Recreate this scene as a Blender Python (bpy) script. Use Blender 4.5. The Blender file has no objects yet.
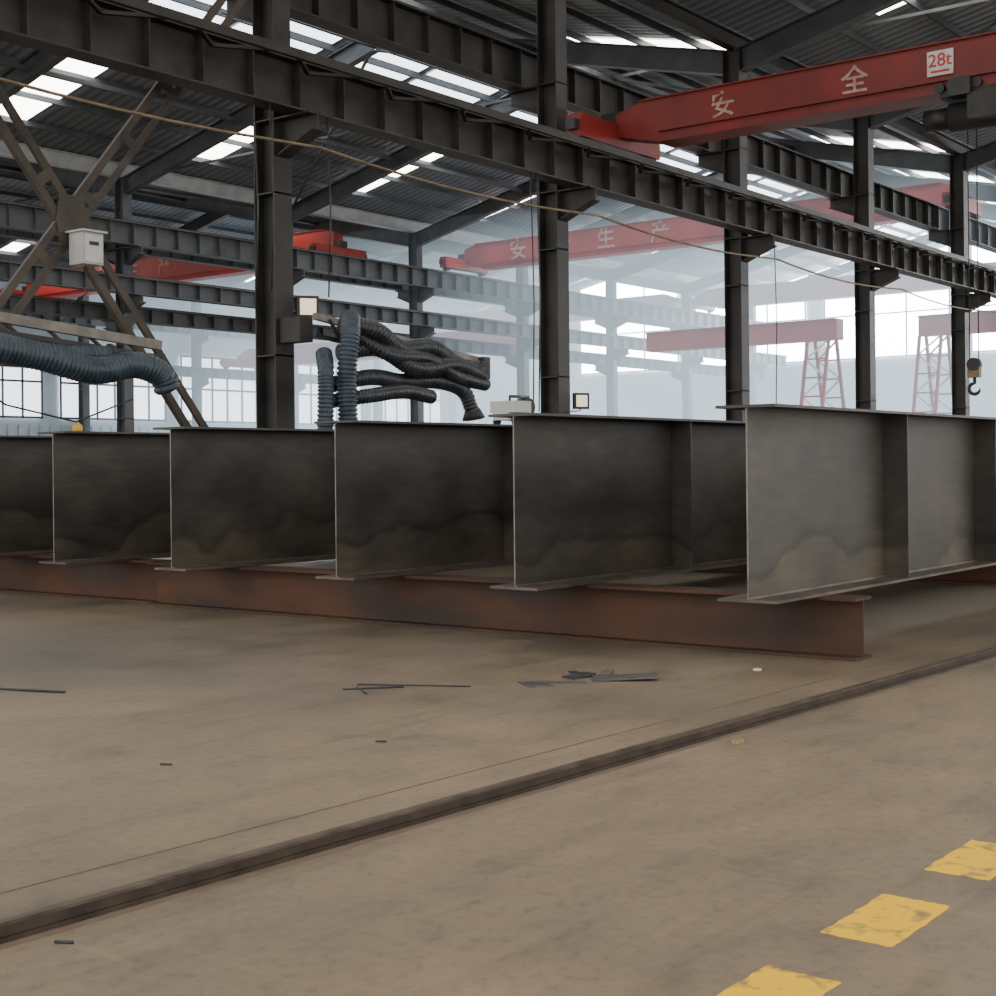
import bpy, math, random
from mathutils import Vector, Matrix, Quaternion
random.seed(4)
V = Vector
# ------------------------------------------------------------------ materials
def new_mat(name):
    m = bpy.data.materials.new(name); m.use_nodes = True
    nt = m.node_tree; b = nt.nodes['Principled BSDF']
    return m, nt, b
def ramp(nt, stops):
    r = nt.nodes.new('ShaderNodeValToRGB'); e = r.color_ramp.elements
    while len(e) < len(stops): e.new(0.5)
    for i, (p, c) in enumerate(stops):
        e[i].position = p; e[i].color = (c[0], c[1], c[2], 1)
    return r
def noisy(name, c1, c2, scale=3.0, rough=0.6, metal=0.0, detail=6, bump=0.0, stretch=(1,1,1), lo=0.35, hi=0.65, rvar=0.1):
    m, nt, b = new_mat(name)
    geo = nt.nodes.new('ShaderNodeNewGeometry')
    mp = nt.nodes.new('ShaderNodeMapping'); mp.inputs['Scale'].default_value = stretch
    nt.links.new(geo.outputs['Position'], mp.inputs['Vector'])
    n = nt.nodes.new('ShaderNodeTexNoise'); n.inputs['Scale'].default_value = scale; n.inputs['Detail'].default_value = detail
    nt.links.new(mp.outputs[0], n.inputs['Vector'])
    r = ramp(nt, [(lo, c1), (hi, c2)])
    nt.links.new(n.outputs[0], r.inputs[0]); nt.links.new(r.outputs[0], b.inputs['Base Color'])
    b.inputs['Metallic'].default_value = metal
    mr = nt.nodes.new('ShaderNodeMapRange'); mr.inputs[3].default_value = rough-rvar; mr.inputs[4].default_value = min(1, rough+rvar)
    nt.links.new(n.outputs[0], mr.inputs[0]); nt.links.new(mr.outputs[0], b.inputs['Roughness'])
    if bump:
        bp = nt.nodes.new('ShaderNodeBump'); bp.inputs['Strength'].default_value = bump; bp.inputs['Distance'].default_value = 0.01
        nt.links.new(n.outputs[0], bp.inputs['Height']); nt.links.new(bp.outputs[0], b.inputs['Normal'])
    return m
def emis(name, col, s):
    m, nt, b = new_mat(name)
    b.inputs['Base Color'].default_value = (*col, 1)
    b.inputs['Emission Color'].default_value = (*col, 1); b.inputs['Emission Strength'].default_value = s
    return m

M = {}
M['struct'] = noisy('dark_structural_steel', (.014,.0135,.013), (.036,.033,.030), 2.5, .62, 0)
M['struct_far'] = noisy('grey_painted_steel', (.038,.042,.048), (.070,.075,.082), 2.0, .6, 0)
M['brace'] = noisy('brown_brace_steel', (.036,.028,.021), (.078,.060,.044), 3, .6, .1)
M['rust'] = noisy('rusty_steel', (.018,.011,.008), (.085,.032,.012), 2.0, .7, 0, 10, .25, (1,.5,1.6), .34, .68)
M['flange'] = noisy('dusty_flange_steel', (.065,.054,.046), (.15,.118,.095), 5, .5, .4)
M['cut'] = noisy('flame_cut_edge', (.12,.11,.10), (.22,.20,.18), 9, .4, .5)
M['red'] = noisy('crane_red_paint', (.13,.009,.007), (.22,.015,.011), 1.2, .5, 0, 5)
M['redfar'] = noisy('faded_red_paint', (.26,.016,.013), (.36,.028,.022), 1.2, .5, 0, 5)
M['white'] = noisy('off_white_paint', (.52,.52,.50), (.68,.68,.66), 4, .5)
M['letter'] = noisy('faded_lettering', (.30,.18,.15), (.48,.33,.28), 8, .6)
M['signred'] = noisy('sign_red', (.5,.02,.02), (.6,.03,.03), 4, .5)
M['yellow'] = noisy('floor_yellow_paint', (.30,.19,.07), (.86,.50,.0), 14, .65, 0, 10, 0, (1,1,1), .35, .47)
M['beacon'] = noisy('amber_plastic', (.5,.3,.03), (.6,.36,.04), 11, .4)
M['chip'] = noisy('wood_chip', (.25,.16,.07), (.4,.27,.12), 20, .7)
M['hose'] = noisy('blue_hose', (.020,.036,.054), (.044,.068,.092), 6, .42)
M['hoseblk'] = noisy('dark_hose', (.016,.019,.024), (.038,.044,.052), 6, .4)
M['litsteel'] = noisy('lit_strut_steel', (.36,.38,.39), (.50,.52,.52), 2, .6)  # pale colour carries the light falling on the eave strut
M['boxgrey'] = noisy('cabinet_grey', (.40,.41,.39), (.52,.53,.51), 4, .5)
M['boomgrey'] = noisy('weathered_boom_paint', (.12,.11,.095), (.24,.22,.19), 4, .6)
M['cable'] = noisy('tan_cable', (.14,.10,.06), (.24,.18,.10), 6, .6)
M['black'] = noisy('black_rubber', (.012,.012,.012), (.03,.03,.03), 6, .5)
M['railm'] = noisy('worn_rail_steel', (.022,.014,.009), (.055,.036,.023), 12, .6, .1)
M['railtop'] = noisy('lit_rail_top', (.06,.043,.031), (.13,.098,.072), 10, .45, .3)  # lighter brown puts the rail's lit side into the colour
M['scrap'] = noisy('scrap_steel', (.06,.058,.055), (.13,.13,.125), 12, .5, .3)
M['scrapd'] = noisy('scrap_steel_dark', (.025,.027,.03), (.05,.053,.058), 12, .5, .3)
M['joint'] = noisy('concrete_joint', (.12,.088,.062), (.16,.118,.082), 8, .9)
M['lens'] = emis('lamp_lens', (1.0,.85,.6), 0.8)
M['wall'] = noisy('wall_sheet', (.36,.43,.48), (.46,.53,.58), .6, .7)
M['sky1'] = emis('skylight_panel', (1.0,.96,.88), 11)
M['sky2'] = emis('ridge_light_panel', (.88,.94,1.0), 4.0)
M['win'] = emis('frosted_glazing', (.95,.98,1.0), 32)
M['win2'] = emis('side_glazing', (.88,.93,1.0), 2.6)

def web_mat():
    m, nt, b = new_mat('mill_scale_web')
    L = nt.links.new
    geo = nt.nodes.new('ShaderNodeNewGeometry'); sep = nt.nodes.new('ShaderNodeSeparateXYZ'); L(geo.outputs['Position'], sep.inputs[0])
    n1 = nt.nodes.new('ShaderNodeTexNoise'); n1.inputs['Scale'].default_value = .9; n1.inputs['Detail'].default_value = 3
    L(geo.outputs['Position'], n1.inputs['Vector'])
    ma = nt.nodes.new('ShaderNodeMath'); ma.operation = 'MULTIPLY_ADD'; ma.inputs[1].default_value = 1.2
    L(n1.outputs[0], ma.inputs[0]); L(sep.outputs[2], ma.inputs[2])
    mr = nt.nodes.new('ShaderNodeMapRange'); mr.inputs[1].default_value = .75; mr.inputs[2].default_value = 2.25
    L(ma.outputs[0], mr.inputs[0])
    r = ramp(nt, [(0, (.074,.064,.052)), (.26, (.080,.070,.057)), (.295, (.040,.037,.032)), (.35, (.056,.053,.047)), (.75, (.053,.051,.048)), (1, (.043,.043,.043))])
    L(mr.outputs[0], r.inputs[0])
    n2 = nt.nodes.new('ShaderNodeTexNoise'); n2.inputs['Scale'].default_value = 1.6; n2.inputs['Detail'].default_value = 11
    mp = nt.nodes.new('ShaderNodeMapping'); mp.inputs['Scale'].default_value = (.9, 1, 1.3); L(geo.outputs['Position'], mp.inputs['Vector']); L(mp.outputs[0], n2.inputs['Vector'])
    r2 = ramp(nt, [(.32, (.58,.59,.62)), (.5, (1,.98,.95)), (.68, (1.45,1.36,1.22))]); L(n2.outputs[0], r2.inputs[0])
    mx = nt.nodes.new('ShaderNodeMix'); mx.data_type = 'RGBA'; mx.blend_type = 'MULTIPLY'; mx.inputs[0].default_value = 1
    L(r.outputs[0], mx.inputs[6]); L(r2.outputs[0], mx.inputs[7])
    n3 = nt.nodes.new('ShaderNodeTexNoise'); n3.inputs['Scale'].default_value = 9; n3.inputs['Detail'].default_value = 8
    mp3 = nt.nodes.new('ShaderNodeMapping'); mp3.inputs['Scale'].default_value = (.5, 1, 2.6); L(geo.outputs['Position'], mp3.inputs['Vector']); L(mp3.outputs[0], n3.inputs['Vector'])
    r3 = ramp(nt, [(.3, (.84,.84,.84)), (.7, (1.16,1.15,1.12))]); L(n3.outputs[0], r3.inputs[0])
    mx3 = nt.nodes.new('ShaderNodeMix'); mx3.data_type = 'RGBA'; mx3.blend_type = 'MULTIPLY'; mx3.inputs[0].default_value = 1
    L(mx.outputs[2], mx3.inputs[6]); L(r3.outputs[0], mx3.inputs[7]); L(mx3.outputs[2], b.inputs['Base Color'])
    b.inputs['Metallic'].default_value = .3
    m2 = nt.nodes.new('ShaderNodeMapRange'); m2.inputs[3].default_value = .36; m2.inputs[4].default_value = .6
    L(n2.outputs[0], m2.inputs[0]); L(m2.outputs[0], b.inputs['Roughness'])
    return m
M['web'] = web_mat()

def floor_mat():
    m, nt, b = new_mat('dusty_concrete_floor'); L = nt.links.new
    geo = nt.nodes.new('ShaderNodeNewGeometry')
    def noise(s, d, st=(1,1,1), rot=0, rg=.5):
        mp = nt.nodes.new('ShaderNodeMapping'); mp.inputs['Scale'].default_value = st; mp.inputs['Rotation'].default_value=(0,0,rot); L(geo.outputs['Position'], mp.inputs['Vector'])
        n = nt.nodes.new('ShaderNodeTexNoise'); n.inputs['Scale'].default_value = s; n.inputs['Detail'].default_value = d; n.inputs['Roughness'].default_value = rg; L(mp.outputs[0], n.inputs['Vector']); return n
    def mul(a, bb, f=1.0):
        mx = nt.nodes.new('ShaderNodeMix'); mx.data_type='RGBA'; mx.blend_type='MULTIPLY'; mx.inputs[0].default_value=f
        L(a, mx.inputs[6]); L(bb, mx.inputs[7]); return mx.outputs[2]
    a = noise(.5, 8); r1 = ramp(nt, [(.32, (.165,.128,.092)), (.5, (.208,.155,.104)), (.68, (.238,.176,.117))]); L(a.outputs[0], r1.inputs[0])
    c = noise(3.0, 15, (.8,1.2,1), 0, .65); r2 = ramp(nt, [(.30, (.68,.68,.69)), (.46, (.96,.96,.96)), (.70, (1.18,1.16,1.12))]); L(c.outputs[0], r2.inputs[0])
    col = mul(r1.outputs[0], r2.outputs[0])
    d = noise(22, 14, (1,1,1), 0, .72); r3 = ramp(nt, [(.34, (.68,.67,.65)), (.46, (.96,.96,.96)), (.6, (1.06,1.06,1.05)), (.72, (1.28,1.26,1.22))]); L(d.outputs[0], r3.inputs[0])
    col = mul(col, r3.outputs[0], .9)
    s1 = noise(3.0, 10, (.25,4,1), .5); r4 = ramp(nt, [(.34, (.84,.83,.82)), (.43, (1,1,1)), (1, (1.04,1.04,1.04))]); L(s1.outputs[0], r4.inputs[0])
    col = mul(col, r4.outputs[0], .7)
    s2 = noise(5.0, 6, (5,.2,1), -.9); r6 = ramp(nt, [(.62, (1,1,1)), (.70, (1.14,1.13,1.11))]); L(s2.outputs[0], r6.inputs[0])
    col = mul(col, r6.outputs[0], .8)
    # trodden-in mill scale and oil grime around the stacked beams
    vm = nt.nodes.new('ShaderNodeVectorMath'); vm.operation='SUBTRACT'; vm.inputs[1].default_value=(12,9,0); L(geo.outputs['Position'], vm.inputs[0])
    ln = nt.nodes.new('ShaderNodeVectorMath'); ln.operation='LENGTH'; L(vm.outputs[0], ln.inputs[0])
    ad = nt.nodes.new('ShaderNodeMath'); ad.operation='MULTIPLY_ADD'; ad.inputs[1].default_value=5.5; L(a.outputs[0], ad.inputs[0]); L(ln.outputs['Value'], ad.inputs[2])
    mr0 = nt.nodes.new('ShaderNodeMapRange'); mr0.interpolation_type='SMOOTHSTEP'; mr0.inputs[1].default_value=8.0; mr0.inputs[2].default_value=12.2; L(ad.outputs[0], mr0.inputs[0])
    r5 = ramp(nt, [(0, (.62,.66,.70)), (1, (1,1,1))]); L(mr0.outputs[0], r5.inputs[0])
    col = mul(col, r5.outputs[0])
    L(col, b.inputs['Base Color'])
    mr = nt.nodes.new('ShaderNodeMapRange'); mr.inputs[3].default_value=.45; mr.inputs[4].default_value=.75; L(c.outputs[0], mr.inputs[0]); L(mr.outputs[0], b.inputs['Roughness'])
    bp = nt.nodes.new('ShaderNodeBump'); bp.inputs['Strength'].default_value=.35; bp.inputs['Distance'].default_value=.005
    L(d.outputs[0], bp.inputs['Height']); L(bp.outputs[0], b.inputs['Normal'])
    return m
M['floor'] = floor_mat()

def roof_mat():
    m, nt, b = new_mat('corrugated_roof_sheet'); L = nt.links.new
    geo = nt.nodes.new('ShaderNodeNewGeometry')
    w = nt.nodes.new('ShaderNodeTexWave'); w.bands_direction='X'; w.inputs['Scale'].default_value = 1.1; L(geo.outputs['Position'], w.inputs['Vector'])
    r = ramp(nt, [(.0, (.070,.084,.104)), (.35, (.122,.143,.170)), (1, (.140,.162,.190))]); L(w.outputs[0], r.inputs[0]); L(r.outputs[0], b.inputs['Base Color'])
    bp = nt.nodes.new('ShaderNodeBump'); bp.inputs['Strength'].default_value=.6; bp.inputs['Distance'].default_value=.03
    L(w.outputs[0], bp.inputs['Height']); L(bp.outputs[0], b.inputs['Normal']); b.inputs['Roughness'].default_value=.6
    return m
M['roof'] = roof_mat()

# ------------------------------------------------------------------ mesh builder
class B:
    def __init__(s, *mats): s.v=[]; s.f=[]; s.mi=[]; s.mats=list(mats); s.smooth=[]
    def add(s, vs, fs, m=0, sm=False):
        o=len(s.v); s.v += [V(x) for x in vs]
        for f in fs: s.f.append([i+o for i in f]); s.mi.append(m); s.smooth.append(sm)
    def box(s, x0,x1,y0,y1,z0,z1,m=0):
        vs=[(x,y,z) for x in (x0,x1) for y in (y0,y1) for z in (z0,z1)]
        s.add(vs, [(0,1,3,2),(4,6,7,5),(0,4,5,1),(2,3,7,6),(0,2,6,4),(1,5,7,3)], m)
    def obox(s, p, q, w, h, m=0, up=(0,0,1)):
        p=V(p); q=V(q); d=(q-p).normalized(); side=d.cross(V(up))
        if side.length<1e-4: side=d.cross(V((1,0,0)))
        side.normalize(); u=side.cross(d)
        vs=[e+side*a*w/2+u*c*h/2 for e in (p,q) for a in (-1,1) for c in (-1,1)]
        s.add(vs, [(0,1,3,2),(4,6,7,5),(0,4,5,1),(2,3,7,6),(0,2,6,4),(1,5,7,3)], m)
    def ibeam(s, p, q, H, W, tf=.016, tw=.01, mf=0, mw=0):
        p=V(p); q=V(q); d=(q-p).normalized(); up=d.cross(V((0,0,1))).normalized().cross(d)
        s.obox(p+up*tf/2, q+up*tf/2, W, tf, mf)
        s.obox(p+up*(H-tf/2), q+up*(H-tf/2), W, tf, mf)
        s.obox(p+up*H/2, q+up*H/2, tw, H-2*tf, mw)
    def tube(s, pts, rad, n=12, m=0, cap=True):
        pts=[V(p) for p in pts]
        if not hasattr(rad,'__len__'): rad=[rad]*len(pts)
        o=len(s.v); prev=None
        for i,p in enumerate(pts):
            t=(pts[min(i+1,len(pts)-1)]-pts[max(i-1,0)]).normalized()
            if prev is None:
                a=t.cross(V((0,0,1)))
                if a.length<1e-3: a=t.cross(V((1,0,0)))
            else: a=prev-t*prev.dot(t)
            a.normalize(); prev=a; b=t.cross(a)
            for k in range(n):
                th=2*math.pi*k/n; s.v.append(p+(a*math.cos(th)+b*math.sin(th))*rad[i])
        for i in range(len(pts)-1):
            for k in range(n):
                s.f.append([o+i*n+k,o+i*n+(k+1)%n,o+(i+1)*n+(k+1)%n,o+(i+1)*n+k]); s.mi.append(m); s.smooth.append(True)
        if cap:
            s.f.append([o+k for k in range(n)][::-1]); s.mi.append(m); s.smooth.append(False)
            s.f.append([o+(len(pts)-1)*n+k for k in range(n)]); s.mi.append(m); s.smooth.append(False)
    def hose(s, ctrl, r, m=0, pitch=.05, n=14):
        c=[V(x) for x in ctrl]; c=[c[0]*2-c[1]]+c+[c[-1]*2-c[-2]]; pts=[]
        for i in range(1,len(c)-2):
            L=(c[i+1]-c[i]).length; k=4*max(1,int(L/pitch))
            for j in range(k):
                t=j/k; a,b,d,e=c[i-1],c[i],c[i+1],c[i+2]
                pts.append(.5*((2*b)+(d-a)*t+(2*a-5*b+4*d-e)*t*t+(3*b-a-3*d+e)*t**3))
        pts.append(c[-2])
        s.tube(pts,[r*(.84,.97,1.03,.97)[i%4] for i in range(len(pts))],n,m)
    def extr(s, poly, axis, a0, a1, m=0):
        def P(c,a): return {'x':(a,c[0],c[1]),'y':(c[0],a,c[1]),'z':(c[0],c[1],a)}[axis]
        n=len(poly); vs=[P(c,a0) for c in poly]+[P(c,a1) for c in poly]
        fs=[tuple(range(n))[::-1],tuple(range(n,2*n))]+[(i,(i+1)%n,n+(i+1)%n,n+i) for i in range(n)]
        s.add(vs,fs,m)
    def make(s, name, parent=None):
        xs=[v.x for v in s.v]; ys=[v.y for v in s.v]; zs=[v.z for v in s.v]
        o=V(((min(xs)+max(xs))/2,(min(ys)+max(ys))/2,min(zs)))
        me=bpy.data.meshes.new(name); me.from_pydata([v-o for v in s.v],[],s.f)
        for mt in s.mats: me.materials.append(M[mt])
        for i,p in enumerate(me.polygons): p.material_index=s.mi[i]; p.use_smooth=s.smooth[i]
        import bmesh
        bm=bmesh.new(); bm.from_mesh(me); bmesh.ops.recalc_face_normals(bm, faces=bm.faces); bm.to_mesh(me); bm.free()
        ob=bpy.data.objects.new(name, me); ob.location=o; bpy.context.scene.collection.objects.link(ob)
        if parent: ob.parent=parent; ob.matrix_parent_inverse=Matrix.Translation(parent.location).inverted()
        return ob

def text(body, loc, size, mat, parent, name='lettering', depth=.004, off=.012):
    cu=bpy.data.curves.new(name,'FONT'); cu.body=body; cu.size=size; cu.extrude=depth; cu.align_x='CENTER'; cu.align_y='CENTER'
    cu.offset = size*off
    ob=bpy.data.objects.new(name,cu); bpy.context.scene.collection.objects.link(ob)
    bpy.context.view_layer.update()
    dg=bpy.context.evaluated_depsgraph_get(); me=bpy.data.meshes.new_from_object(ob.evaluated_get(dg)); me.name=name
    bpy.data.objects.remove(ob)
    me.materials.clear(); me.materials.append(M[mat])
    ob=bpy.data.objects.new(name,me); bpy.context.scene.collection.objects.link(ob)
    R=Matrix(((0,0,-1),(-1,0,0),(0,1,0))).to_4x4()
    ob.matrix_world=Matrix.Translation(V(loc))@R
    ob.parent=parent; ob.matrix_parent_inverse=Matrix.Translation(parent.location).inverted()
    return ob

# ------------------------------------------------------------------ layout constants
COLU=[12.3+6*k for k in range(-2,9)]
ROWS=[-6.0,13.0,31.5,50.0]
EAVE=9.4; RISE=2.0; UEND=63.0; U0=-3.0
def zr(v):
    for a,b in zip(ROWS[:-1],ROWS[1:]):
        if a<=v<=b:
            return EAVE+RISE*(1-abs(v-(a+b)/2)/((b-a)/2))
    return EAVE

# ------------------------------------------------------------------ shell
b=B('floor'); b.box(-25,78,-25,53,-.2,0); b.make('floor')
b=B('roof')
for a,c in zip(ROWS[:-1],ROWS[1:]):
    r=(a+c)/2
    b.extr([(a,EAVE),(r,EAVE+RISE),(c,EAVE),(c,EAVE+.06),(r,EAVE+RISE+.06),(a,EAVE+.06)],'x',U0,UEND)
b.make('ceiling')
b=B('wall'); b.extr([(-6,0)]+[(50.2,0),(50.2,EAVE)]+[(40.75,EAVE+RISE),(31.5,EAVE),(22.25,EAVE+RISE),(13,EAVE),(3.5,EAVE+RISE),(-6,EAVE)],'x',UEND,UEND+.2); 
b.make('wall_end')
b=B('wall','struct_far'); b.box(U0,UEND,50.25,50.45,0,EAVE)
for k in range(0,132): b.box(U0+.5*k,U0+.5*k+.06,50.19,50.25,0,3.0,0)
b.make('wall_side')
n=1
for k in range(8):
    v0=-5+7*k
    if v0+6>49.7: break
    b=B('win','struct_far'); 
    vs=[v0,v0+2,v0+4,v0+6]; zb=6.0
    for a,c in zip(vs[:-1],vs[1:]):
        b.extr([(a,zb),(c,zb),(c,zr(c)-.45),(a,zr(a)-.45)],'x',UEND-.06,UEND-.01,0)
    for a in vs: b.box(UEND-.12,UEND-.07,a-.03,a+.03,zb,zr(a)-.4,1)
    for z in (zb,8.0): b.box(UEND-.12,UEND-.07,v0,v0+6,z-.03,z+.03,1)
    b.make('window_%d'%n); n+=1
for k in range(12):
    u0=U0+.6+6.3*k
    if u0+5.4>UEND: break
    b=B('win2','struct_far'); b.box(u0,u0+5.4,50.12,50.18,3.3,6.2,0)
    for j in range(7): b.box(u0+.9*j-.03,u0+.9*j+.03,50.05,50.12,3.25,6.25,1)
    for z in (3.3,4.75,6.2): b.box(u0,u0+5.4,50.05,50.12,z-.04,z+.04,1)
    b.make('window_%d'%n); n+=1

b=B('sky1')
def skyl(ua,ub,va,vb):
    za,zb=zr(va)-.03,zr(vb)-.03
    b.add([(ua,va,za),(ub,va,za),(ub,vb,zb),(ua,vb,zb)],[(0,1,2,3)])
for k in range(-3,8):
    u=19.3+6*k
    for (va,vb) in ((26.1,30.2),(13.8,17.6),(44.6,48.7),(33.0,35.6),(-5,-1),(7.2,11.0)):
        skyl(u,u+1.15,va,vb)
b.make('skylight_panels')
b=B('sky2','struct')
for k in range(-1,10):
    u=12.5+6*k-6
    for j in range(2):
        ua=u+.2+2.9*j; ub=ua+2.6
        for s in (-1,1):
            for (d0,d1) in ((.12,.65),(.78,1.28),(1.42,1.9),(2.1,2.5)):
                va=22.25+s*d0; vb=22.25+s*d1
                b.add([(ua,va,zr(va)-.03),(ub,va,zr(va)-.03),(ub,vb,zr(vb)-.03),(ua,vb,zr(vb)-.03)],[(0,1,2,3)],0)
b.make('ridge_light_panels')
b=B('struct_far')
for a,c in zip(ROWS[:-1],ROWS[1:]):
    for j in range(1,14):
        v=a+(c-a)*j/14
        b.box(U0,UEND,v-.03,v+.03,zr(v)-.18,zr(v)-.05)
b.make('roof_purlins')
b=B('struct_far')
for u in COLU:
    for a,c in zip(ROWS[:-1],ROWS[1:]):
        r=(a+c)/2
        for (p,q) in (((u,a+.15,EAVE-.85),(u,r,EAVE+RISE-.70)),((u,c-.15,EAVE-.85),(u,r,EAVE+RISE-.70))):
            b.ibeam(p,q,.45,.22,.02,.012)
b.make('roof_rafters')
b=B('struct_far')
for i,u in enumerate(COLU[:-1]):
    if i%3==1:
        for a,c in zip(ROWS[:-1],ROWS[1:]):
            r=(a+c)/2
            for (v0,v1) in ((a+.3,r),(c-.3,r)):
                b.obox((u,v0,zr(v0)-.5),(u+6,v1,zr(v1)-.5),.06,.06); b.obox((u,v1,zr(v1)-.5),(u+6,v0,zr(v0)-.5),.06,.06)
    for a,c in zip(ROWS[:-1],ROWS[1:]):
        for fr in (.25,.5,.75):
            v=a+(c-a)*fr; b.box(u,u+6,v-.05,v+.05,zr(v)-.62,zr(v)-.52)
b.make('roof_bracing')
b=B('litsteel'); b.ibeam((U0,31.5,9.0),(UEND-.2,31.5,9.0),.38,.25,.02,.02); b.make('eave_strut')
b=B('struct'); b.ibeam((U0,13.0,9.0),(UEND-.2,13.0,9.0),.3,.2,.02,.02); b.make('eave_strut')

# ------------------------------------------------------------------ columns
def column(u,v,mat,brks):
    b=B(mat); H=9.0; a=.30; w=.36
    b.box(u-a/2,u+a/2,v-w/2,v-w/2+.02,0.02,H); b.box(u-a/2,u+a/2,v+w/2-.02,v+w/2,0.02,H)
    b.box(u-.007,u+.007,v-w/2+.02,v+w/2-.02,0.02,H)
    b.box(u-.3,u+.3,v-.3,v+.3,0,.03)
    for (s,z) in brks:
        y0=v+s*w/2; y1=v+s*(w/2+.62)
        b.extr([(y0,z-.45),(y0,z),(y1,z),(y1,z-.2)],'x',u-.012,u+.012)
        b.box(u-.16,u+.16,min(y0,y1),max(y0,y1),z-.022,z)
        b.obox((u,y0,z-.45),(u,y1,z-.2),.22,.02)
    for z in (2.5,4.5,5.4,7.1): b.box(u-a/2,u+a/2,v-w/2,v+w/2,z-.01,z+.01)
    return b.make('steel_column')
for u in COLU:
    column(u,13.0,'struct',[(-1,5.4),(1,7.1)])
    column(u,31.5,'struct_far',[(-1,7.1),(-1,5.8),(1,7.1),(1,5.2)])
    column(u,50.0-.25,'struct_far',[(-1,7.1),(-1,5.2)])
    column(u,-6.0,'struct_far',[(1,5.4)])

def runway(v,z,mat,H=.6,rail=True,sp=.75):
    b=B(mat,'railm'); W=.30
    b.ibeam((U0,v,z),(UEND-.3,v,z),H,W,.022,.014)
    u=U0+.1
    while u<UEND-.4:
        b.box(u-.008,u+.008,v-W/2+.02,v+W/2-.02,z+.022,z+H-.022); u+=sp
    b.box(U0,UEND-.3,v-.035,v+.035,z+H,z+H+.06,1)
    return b.make('crane_runway_beam')
R1L=12.42
runway(R1L,5.4,'struct'); runway(13.58,7.1,'struct',.62)
runway(30.92,7.1,'struct_far'); runway(32.08,7.1,'struct_far'); runway(30.92,5.8,'struct_far',.45); runway(49.1,7.1,'struct_far'); runway(-5.42,5.4,'struct_far')
runway(32.08,5.2,'struct_far',.4); runway(49.1,5.2,'struct_far',.4)
b=B('struct')
b.box(U0,UEND-.5,R1L-.75,R1L-.68,5.78,5.88)
u=U0+.2
while u<UEND-2:
    b.obox((u,R1L-.15,5.86),(u+.75,R1L-.7,5.86),.05,.04); b.obox((u+.75,R1L-.7,5.86),(u+1.5,R1L-.15,5.86),.05,.04); u+=1.5
b.make('runway_surge_truss')

# ------------------------------------------------------------------ overhead cranes
def crane(u,v0,v1,zrail,mat,gh=.7,letters=(),lsize=.4,sign=None,hoist=None,hook=None):
    b=B(mat,'struct','black'); zb=zrail+.06; z0=zb+.08; z1=z0+gh; t=.22
    prof=[(v0+.1,z0+.18),(v0+.9,z0),(v1-.9,z0),(v1-.1,z0+.18),(v1-.1,z1-.14),(v1-.55,z1),(v0+.55,z1),(v0+.1,z1-.14)]
    b.extr(prof,'x',u-t,u+t,0)
    b.box(u-t-.05,u+t+.05,v0+.55,v1-.55,z1,z1+.02,0); b.box(u-t-.05,u+t+.05,v0+.9,v1-.9,z0-.02,z0,0)
    b.box(u-t-.06,u+t+.06,v0+.9,v1-.9,z0+.14,z0+.17,0)
    for vv in (v0,v1):
        b.box(u-1.25,u+1.05,vv-.14,vv+.14,zb+.10,zb+.46,0)
        for uu in (u-1.05,u+.85):
            b.tube([(uu,vv-.09,zb+.14),(uu,vv+.09,zb+.14)],.14,16,1)
        b.box(u-1.36,u-1.25,vv-.08,vv+.08,zb+.2,zb+.36,2); b.box(u+1.05,u+1.16,vv-.08,vv+.08,zb+.2,zb+.36,2)
        b.box(u-.2,u+.1,vv-.2,vv+.2,zb+.46,zb+.66,1)
    ob=b.make('overhead_crane')
    for ch,v in letters: text(ch,(u-t-.012,v,(z0+z1)/2+.03),lsize,'letter',ob)
    if sign:
        v=sign; s=B('white'); s.box(u-t-.035,u-t-.005,v-.18,v+.18,(z0+z1)/2-.10,(z0+z1)/2+.24); sg=s.make('capacity_plate',ob)
        text('28t',(u-t-.04,v,(z0+z1)/2+.10),.25,'signred',ob,'capacity_text',.003,.004)
        s=B('signred'); s.box(u-t-.04,u-t-.035,v-.13,v+.13,(z0+z1)/2-.06,(z0+z1)/2-.03); s.make('capacity_underline',ob)
    if hoist:
        v=hoist; h=B('black','struct','cable')
        h.box(u-.3,u+.3,v-.5,v+.5,z0-.10,z0-.02,1)
        h.tube([(u,v-.55,z0-.32),(u,v+.45,z0-.32)],.2,18,1); h.tube([(u,v+.45,z0-.32),(u,v+.8,z0-.32)],.15,16,0)
        h.box(u-.38,u-.12,v-.3,v+.1,z0-.45,z0-.1,0); h.box(u-.3,u+.3,v-.68,v-.55,z0-.5,z0-.05,0)
        h.box(u-.42,u-.25,v+.05,v+.35,z0-.12,z0+.12,0)
        for d in (-.5,0,.5):
            h.tube([(u-.33,v+d,z0+.03),(u-.22,v+d,z0+.03)],.07,14,0)
        h.make('hoist_trolley',ob)
    if hook:
        v,zh=hook; h=B('cable','struct')
        for d in (-.06,.06): h.tube([(u,v+d,z0-.4),(u,v+d,zh+.35)],.008,6,1)
        h.box(u-.05,u+.05,v-.08,v+.08,zh+.1,zh+.32,0)
        h.tube([(u-.06,v,zh+.28),(u+.06,v,zh+.28)],.09,16,1)
        pts=[(u,v,zh+.1)]+[(u,v+.075*math.sin(a),zh-.05+.075*math.cos(a)) for a in [i*math.pi/8 for i in range(0,13)]]
        h.tube(pts,[.025]*(len(pts)-3)+[.022,.016,.01],8,1)
        h.make('hook_block',ob)
    return ob
crane(19.3,-5.42,R1L,6.0,'red',.66,[('安',10.40),('全',8.30),('生',4.3),('产',2.2)],.42,7.06,6.55,(6.72,2.15))
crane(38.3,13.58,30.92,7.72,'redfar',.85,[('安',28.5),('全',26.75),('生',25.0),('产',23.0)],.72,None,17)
crane(33.3,32.08,49.1,7.7,'redfar',1.0,[('安',46.0),('全',44.2),('生',42.4),('产',40.6)],.7)
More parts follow.
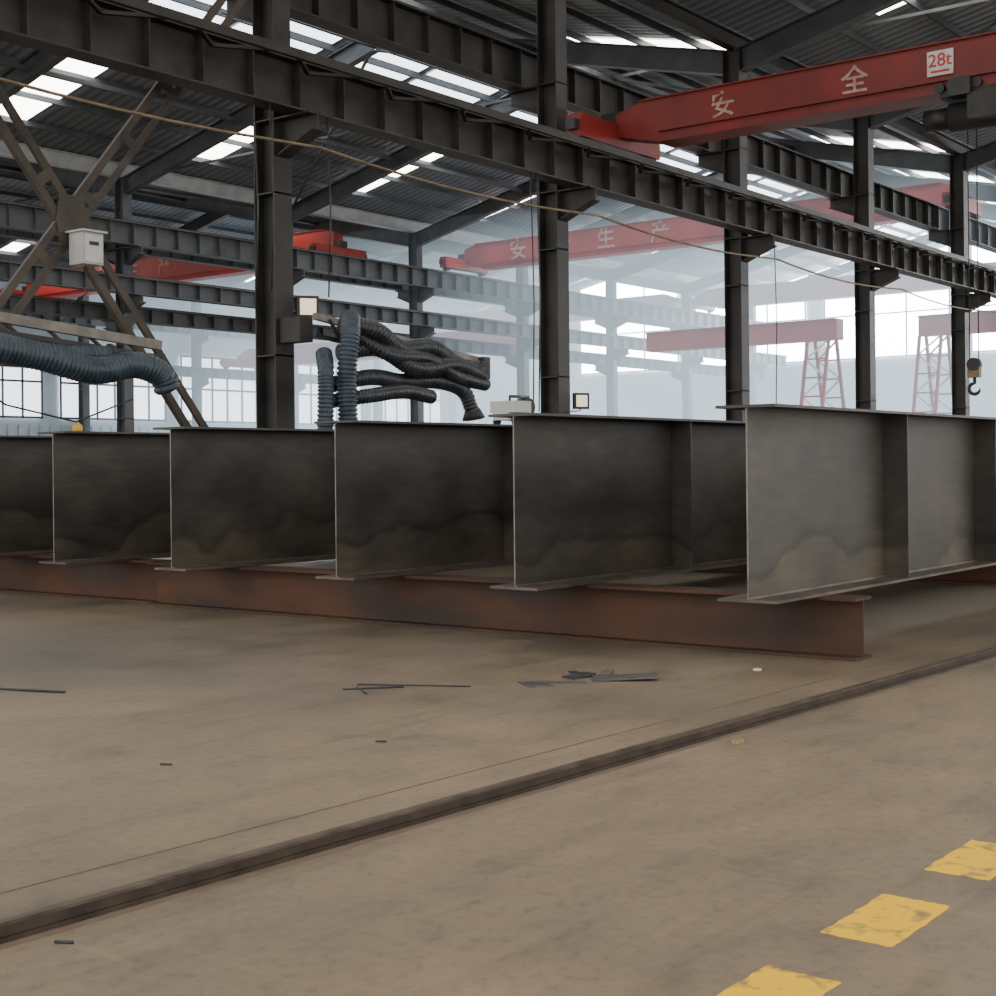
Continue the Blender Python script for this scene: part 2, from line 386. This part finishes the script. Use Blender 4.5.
crane(44.5,32.08,49.1,5.6,'redfar',.8)
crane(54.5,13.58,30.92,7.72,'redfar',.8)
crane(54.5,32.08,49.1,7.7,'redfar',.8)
def gantry(u,vl,vr,z,legv):
    b=B('redfar','white'); b.box(u-.25,u+.25,vl,vr,z,z+.6,0); b.box(u-.32,u+.32,vl,vr,z+.6,z+.64,0)
    for s in (-.7,.7):
        base=(u+s*2.0,legv,0.25); top=(u+s*.4,legv,z)
        for dv in (-.35,.35):
            b.obox((base[0],base[1]+dv,base[2]),(top[0],top[1]+dv,top[2]),.09,.09,0)
        N=8
        for i in range(N):
            t0,t1=i/N,(i+1)/N
            p0=V(base).lerp(V(top),t0); p1=V(base).lerp(V(top),t1); sg=.35 if i%2 else -.35
            b.obox(p0+V((0,sg,0)),p1+V((0,-sg,0)),.05,.05,1); b.obox(p0+V((0,-.35,0)),p0+V((0,.35,0)),.05,.05,0)
    b.box(u-1.8,u+1.8,legv-.2,legv+.2,0,.4,0)
    b.make('gantry_crane')
gantry(41,18.4,25.2,4.9,19.0); gantry(44,13.9,17.0,5.1,16.6)

# ------------------------------------------------------------------ H beams
BV=[3.66,5.24,6.76,8.46,9.92,11.35]; HB=1.072; ZB=.352
for i,v in enumerate(BV):
    b=B('flange','web','cut'); u0=6.95+random.uniform(-.02,.02); u1=u0+11.8; W=.36
    b.obox((u0-.02,v,ZB+.008),(u1,v,ZB+.008),W,.016,0); b.obox((u0-.02,v,ZB+HB-.008),(u1,v,ZB+HB-.008),W,.016,1)
    b.box(u0,u1,v-.005,v+.005,ZB+.016,ZB+HB-.016,1)
    b.box(u0-.003,u0,v-.0045,v+.0045,ZB+.016,ZB+HB-.016,2)
    u=u0+1.87
    while u<u1:
        b.box(u-.006,u+.006,v-.16,v-.005,ZB+.016,ZB+HB-.016,1); b.box(u-.006,u+.006,v+.005,v+.16,ZB+.016,ZB+HB-.016,1)
        b.obox((u-.012,v-.011,ZB+.02),(u-.012,v-.011,ZB+HB-.02),.010,.010,1); u+=1.68
    b.obox((u0,v-.011,ZB+.021),(u1,v-.011,ZB+.021),.012,.01,2)
    b.obox((u0,v-.011,ZB+HB-.021),(u1,v-.011,ZB+HB-.021),.012,.01,1)
    b.make('steel_i_beam')
for (p,q) in (((7.56,3.27,0),(7.56,9.4,0)),((7.66,9.45,0),(7.66,14.2,0)),((12.9,3.3,0),(12.9,11.9,0)),((17.6,3.3,0),(17.6,11.9,0))):
    b=B('rust'); b.ibeam(p,q,.35,.22,.018,.012); b.make('rusty_support_beam')
b=B('boxgrey','black','struct'); x,y,z=9.0,6.76,ZB+HB
for a in (-.15,.15):
    for c in (-.09,.09): b.tube([(x+a,y+c-.015,z+.035),(x+a,y+c+.015,z+.035)],.035,12,1)
b.box(x-.22,x+.22,y-.075,y+.075,z+.04,z+.10,0); b.box(x-.2,x+.02,y-.12,y+.12,z+.10,z+.19,0); b.tube([(x+.1,y-.05,z+.15),(x+.1,y+.05,z+.15)],.07,16,2)
b.tube([(x-.1,y,z+.19),(x-.1,y,z+.23),(x+.15,y,z+.23)],.012,8,1)
b.make('welding_tractor')
b=B('beacon','black'); x,y=8.2,11.35; b.tube([(x,y,z),(x,y,z+.03)],.04,14,1); b.tube([(x,y,z+.03),(x,y,z+.05),(x,y,z+.11),(x,y,z+.13)],[.035,.05,.045,.02],14,0); b.make('warning_beacon')

# ------------------------------------------------------------------ floor items
d=V((6.22,-.25,0)).normalized(); c0=V((1.93,2.98,0))
pa=c0-d*12; pb=c0+d*45
b=B('railm','railtop')
b.obox(pa+V((0,0,.006)),pb+V((0,0,.006)),.05,.012); b.obox(pa+V((0,0,.022)),pb+V((0,0,.022)),.026,.032); b.obox(pa+V((0,0,.041)),pb+V((0,0,.041)),.030,.008,1); b.make('floor_rail')
b=B('joint')
nrm=V((-d.y,d.x,0))
for off,w in ((.34,.005),(-.045,.03),):
    b.obox(pa+nrm*off+V((0,0,.0005)),pb+nrm*off+V((0,0,.0005)),w,.003)
b.make('floor_joint')
for k in range(-2,14):
    u=3.10+.645*k; b=B('yellow')
    e=lambda s=.008: random.uniform(-s,s)
    poly=[]
    for (p,q) in (((u,1.28),(u+.37,1.28)),((u+.37,1.28),(u+.37,1.455)),((u+.37,1.455),(u,1.455)),((u,1.455),(u,1.28))):
        for j in range(11):
            t=j/11; poly.append((p[0]+(q[0]-p[0])*t+e(.004),p[1]+(q[1]-p[1])*t+e(.003)))
    b.extr(poly,'z',0,.0015)
    b.make('yellow_floor_marking')
def plate(u,v,l,w,ang,z=0,t=.006,tilt=0,mt='scrap'):
    b=B(mt); c,s=math.cos(ang),math.sin(ang)
    P=[(u+c*a-s*e2, v+s*a+c*e2) for a,e2 in ((-l/2,-w/2),(l/2,-w/2*.8),(l/2*.9,w/2),(-l/2,w/2*.9))]
    vs=[(p[0],p[1],z+(tilt if i in(1,2) else 0)) for i,p in enumerate(P)]+[(p[0],p[1],z+t+(tilt if i in(1,2) else 0)) for i,p in enumerate(P)]
    b.add(vs,[(3,2,1,0),(4,5,6,7)]+[(i,(i+1)%4,4+(i+1)%4,4+i) for i in range(4)]); b.make('scrap_steel_plate')
plate(6.20,3.98,.34,.17,-1.0,0,.008,.015); plate(6.13,4.22,.16,.10,-.3,0,.008,.01,'scrapd'); plate(5.93,4.16,.20,.05,-1.0,0,.006,0); plate(5.80,4.26,.18,.14,.9); plate(6.22,4.30,.16,.05,.9,.0,.006,0,'scrapd'); plate(6.30,4.16,.12,.06,.3,0,.006,.01)
def rod(p,q,r=.005,nm='scrap_steel_rod',mt='scrapd'):
    b=B(mt); b.tube([(p[0],p[1],r),(q[0],q[1],r)],r,8); b.make(nm)
rod((5.28,5.0),(5.55,4.48),.004); rod((5.22,4.95),(5.08,4.75),.004); rod((5.12,4.95),(5.35,4.75),.004)
rod((4.10,6.55),(4.27,6.03),.006); rod((4.22,3.90),(4.24,3.86),.004); rod((3.43,4.26),(3.45,4.22),.004); rod((1.99,2.86),(2.012,2.82),.004)
b=B('white'); b.extr([(6.84,3.56),(6.87,3.55),(6.88,3.58),(6.85,3.59)],'z',0,.010); b.make('paper_scrap')
b=B('chip'); b.extr([(5.0,2.70),(5.06,2.695),(5.065,2.715),(5.01,2.725)],'z',0,.012); b.make('wood_chip')

# ------------------------------------------------------------------ cross bracing
b=B('brace'); v=13.0
for (p,q) in ((V((6.5,v,.2)),V((12.1,v,7.35))),(V((6.5,v,7.35)),V((12.1,v,.2)))):
    dd=(q-p).normalized(); pr=V((-dd.z,0,dd.x)); 
    for s in (-.10,.10):
        b.obox(p+pr*s*1.1,q+pr*s*1.1,.11,.012)
        b.obox(p+pr*s+V((0,-.055,0)),q+pr*s+V((0,-.055,0)),.01,.085)
    L=(q-p).length; t=.4
    while t<L:
        b.obox(p+dd*t-pr*.12+V((0,-.06,0)),p+dd*t+pr*.12+V((0,-.06,0)),.008,.12,up=dd); t+=.9
b.extr([(9.15,3.50),(9.45,3.50),(9.50,3.78),(9.45,4.06),(9.15,4.06),(9.10,3.78)],'y',v-.075,v-.065)
b.make('cross_brace')
b=B('boxgrey','white','black'); b.box(9.24,9.50,12.66,12.9,3.30,3.64,0); b.box(9.26,9.48,12.645,12.66,3.32,3.61,1); b.box(9.31,9.43,12.64,12.646,3.50,3.54,2) ; b.tube([(9.38,12.8,3.30),(9.38,12.8,3.0),(9.3,12.95,2.9)],.010,8,2); b.box(9.21,9.53,12.62,12.93,3.64,3.66,0)
b.make('electrical_box')

# ------------------------------------------------------------------ fume extraction arms
b=B('hoseblk','hose','struct','boomgrey'); y=12.1
b.box(12.2,12.42,12.45,12.8,2.65,2.95,2)
b.obox((12.3,12.3,2.95),(15.3,y,2.55),.07,.08,3); b.obox((12.3,12.3,2.72),(14.9,y,2.40),.05,.05,2)
b.obox((12.9,y-.05,2.8),(15.3,y-.05,2.45),.05,.05,3)
for i in range(6): b.obox((12.5+.42*i,12.25,2.92-.055*i),(12.7+.42*i,12.22,2.66-.05*i),.03,.03,2)
b.box(15.2,15.34,y-.12,y+.06,2.30,2.6,2)
b.hose([(12.45,y-.1,2.85),(12.9,y-.25,2.78),(13.4,y-.2,2.60),(14.0,y-.2,2.64),(14.6,y-.15,2.45),(15.2,y-.1,2.42)],.115,0)
b.hose([(12.5,y,2.5),(13.0,y-.2,2.58),(13.6,y-.3,2.35),(14.4,y-.25,2.44),(15.1,y-.15,2.33)],.11,0)
b.hose([(12.6,y-.1,2.75),(13.1,y-.3,2.5),(13.8,y-.3,2.48),(14.5,y-.25,2.28),(15.2,y-.15,2.22)],.09,0)
b.hose([(12.3,y,2.1),(12.9,y-.15,2.22),(13.5,y-.1,2.2),(14.2,y-.15,2.22),(14.7,y-.15,2.12),(14.9,y-.15,1.85)],.10,0)
b.hose([(12.2,y-.1,1.9),(12.7,y-.35,1.98),(13.3,y-.35,2.05),(13.9,y-.3,2.0)],.09,0)
b.tube([(14.9,y-.15,1.88),(14.93,y-.15,1.75)],[.10,.16],16,2)
b.hose([(12.55,y-.15,2.95),(12.40,y-.3,2.7),(12.33,y-.3,2.2),(12.33,y-.3,1.5),(12.33,y-.1,.6),(12.33,y-.1,.15)],.12,1)
b.hose([(12.25,y,2.5),(12.08,y-.2,2.2),(12.05,y-.2,1.4),(12.05,y-.1,.15)],.10,1)
b.make('fume_extraction_arm')
b=B('hose','struct','boomgrey'); y=12.3
b.box(5.9,6.7,12.2,12.82,2.3,2.7,1)
b.obox((6.6,y,2.72),(9.95,y,2.45),.08,.10,2); b.obox((6.6,y,2.56),(9.95,y,2.32),.08,.05,1)
for i in range(6): b.obox((7+.5*i,y,2.68-.04*i),(7.25+.5*i,y,2.5-.04*i),.03,.03,1)
b.hose([(6.5,y-.2,2.2),(7.4,y-.25,2.3),(8.2,y-.25,2.24),(8.9,y-.25,2.12),(9.4,y-.25,2.20),(9.75,y-.25,2.12),(9.85,y-.25,1.95)],.14,0)
b.hose([(6.5,y-.1,2.45),(7.4,y-.3,2.42),(8.3,y-.1,2.30),(9.2,y-.1,2.30)],.09,0)
b.tube([(9.2,y-.1,2.28),(9.25,y-.1,2.4)],[.1,.05],12,1)
b.make('fume_extraction_arm')

def flood(u,v,z,s=.24):
    b=B('black','lens','boxgrey'); a=math.radians(35); c,sn=math.cos(a),math.sin(a)
    def R(x,y,zz): return (u+c*x+sn*y, v-sn*x+c*y, z+zz)
    def rb(x0,x1,y0,y1,z0,z1,m):
        vs=[R(x,yy,zz) for x in (x0,x1) for yy in (y0,y1) for zz in (z0,z1)]
        b.add(vs,[(0,1,3,2),(4,6,7,5),(0,4,5,1),(2,3,7,6),(0,2,6,4),(1,5,7,3)],m)
    h=s/2
    rb(-h,h,-.05,.03,-h,h,0); rb(-h+.035,h-.035,-.06,-.05,-h+.035,h-.035,1)
    for i in range(5): rb(-h+.03+i*.045,-h+.045+i*.045,.03,.07,-h+.03,h-.03,0)
    b.obox((u,v+.05,z-h-.03),(u,v+.2,z-h-.03),.05,.02,2); b.obox((u-.02,v,z-h-.03),(u+.02,v,z),.02,.02,2)
    b.make('floodlight')
flood(12.50,12.62,3.10,.27); flood(18.45,12.62,2.12,.25)

b=B('cable'); us=[-2.5]+COLU; pts=[]
for a,c in zip(us[:-1],us[1:]):
    for j in range(8):
        t=j/8; pts.append((a+(c-a)*t,12.15,4.98-.5*t*(1-t)+.06*math.sin(a)))
b.tube(pts,.018,6); b.make('power_cable')
b=B('black')
for (u,z0,z1) in ((11.35,2.9,5.4),(11.6,3.2,5.4),(12.55,3.2,5.4),(16.75,1.6,5.4),(16.9,1.9,5.4),(24.5,2,5.4)):
    b.tube([(u,12.3,z1),(u+.03,12.28,(z0+z1)/2),(u,12.3,z0)],.010,6)
b.tube([(7.2,12.2,2.2),(8.0,12.2,1.75),(8.8,12.2,1.6),(9.5,12.2,1.85)],.010,6)
b.make('hanging_cables')

# ------------------------------------------------------------------ haze inside far bays, its scattered light put in as emission
m=bpy.data.materials.new('emissive_haze'); m.use_nodes=True; nt=m.node_tree; nt.nodes.clear()
out=nt.nodes.new('ShaderNodeOutputMaterial'); ab=nt.nodes.new('ShaderNodeVolumeAbsorption'); em=nt.nodes.new('ShaderNodeEmission'); ad=nt.nodes.new('ShaderNodeAddShader')
sig=.027; ab.inputs['Color'].default_value=(0,0,0,1); ab.inputs['Density'].default_value=sig
em.inputs['Color'].default_value=(.66,.83,.94,1); em.inputs['Strength'].default_value=sig*2.2
nt.links.new(ab.outputs[0],ad.inputs[0]); nt.links.new(em.outputs[0],ad.inputs[1]); nt.links.new(ad.outputs[0],out.inputs['Volume'])
M['haze']=m
b=B('haze'); b.box(36,UEND-.2,13.3,49.9,.05,9.3); b.make('haze_glow')

# ------------------------------------------------------------------ world / camera
w=bpy.data.worlds.new('World'); bpy.context.scene.world=w; w.use_nodes=True
bg=w.node_tree.nodes['Background']; bg.inputs[0].default_value=(1,.97,.925,1); bg.inputs[1].default_value=2.5
cam=bpy.data.cameras.new('Camera'); co=bpy.data.objects.new('Camera',cam); bpy.context.scene.collection.objects.link(co)
th=math.radians(37.72)
base=Matrix.Rotation(th-math.pi/2,4,'Z')@Matrix.Rotation(math.pi/2,4,'X')
co.matrix_world=Matrix.Translation((0,0,1.1))@base@Matrix.Rotation(-.0102,4,'Z')
cam.sensor_width=36; cam.lens=1425/996*36; cam.shift_y=-31/996; cam.clip_end=300
bpy.context.scene.camera=co
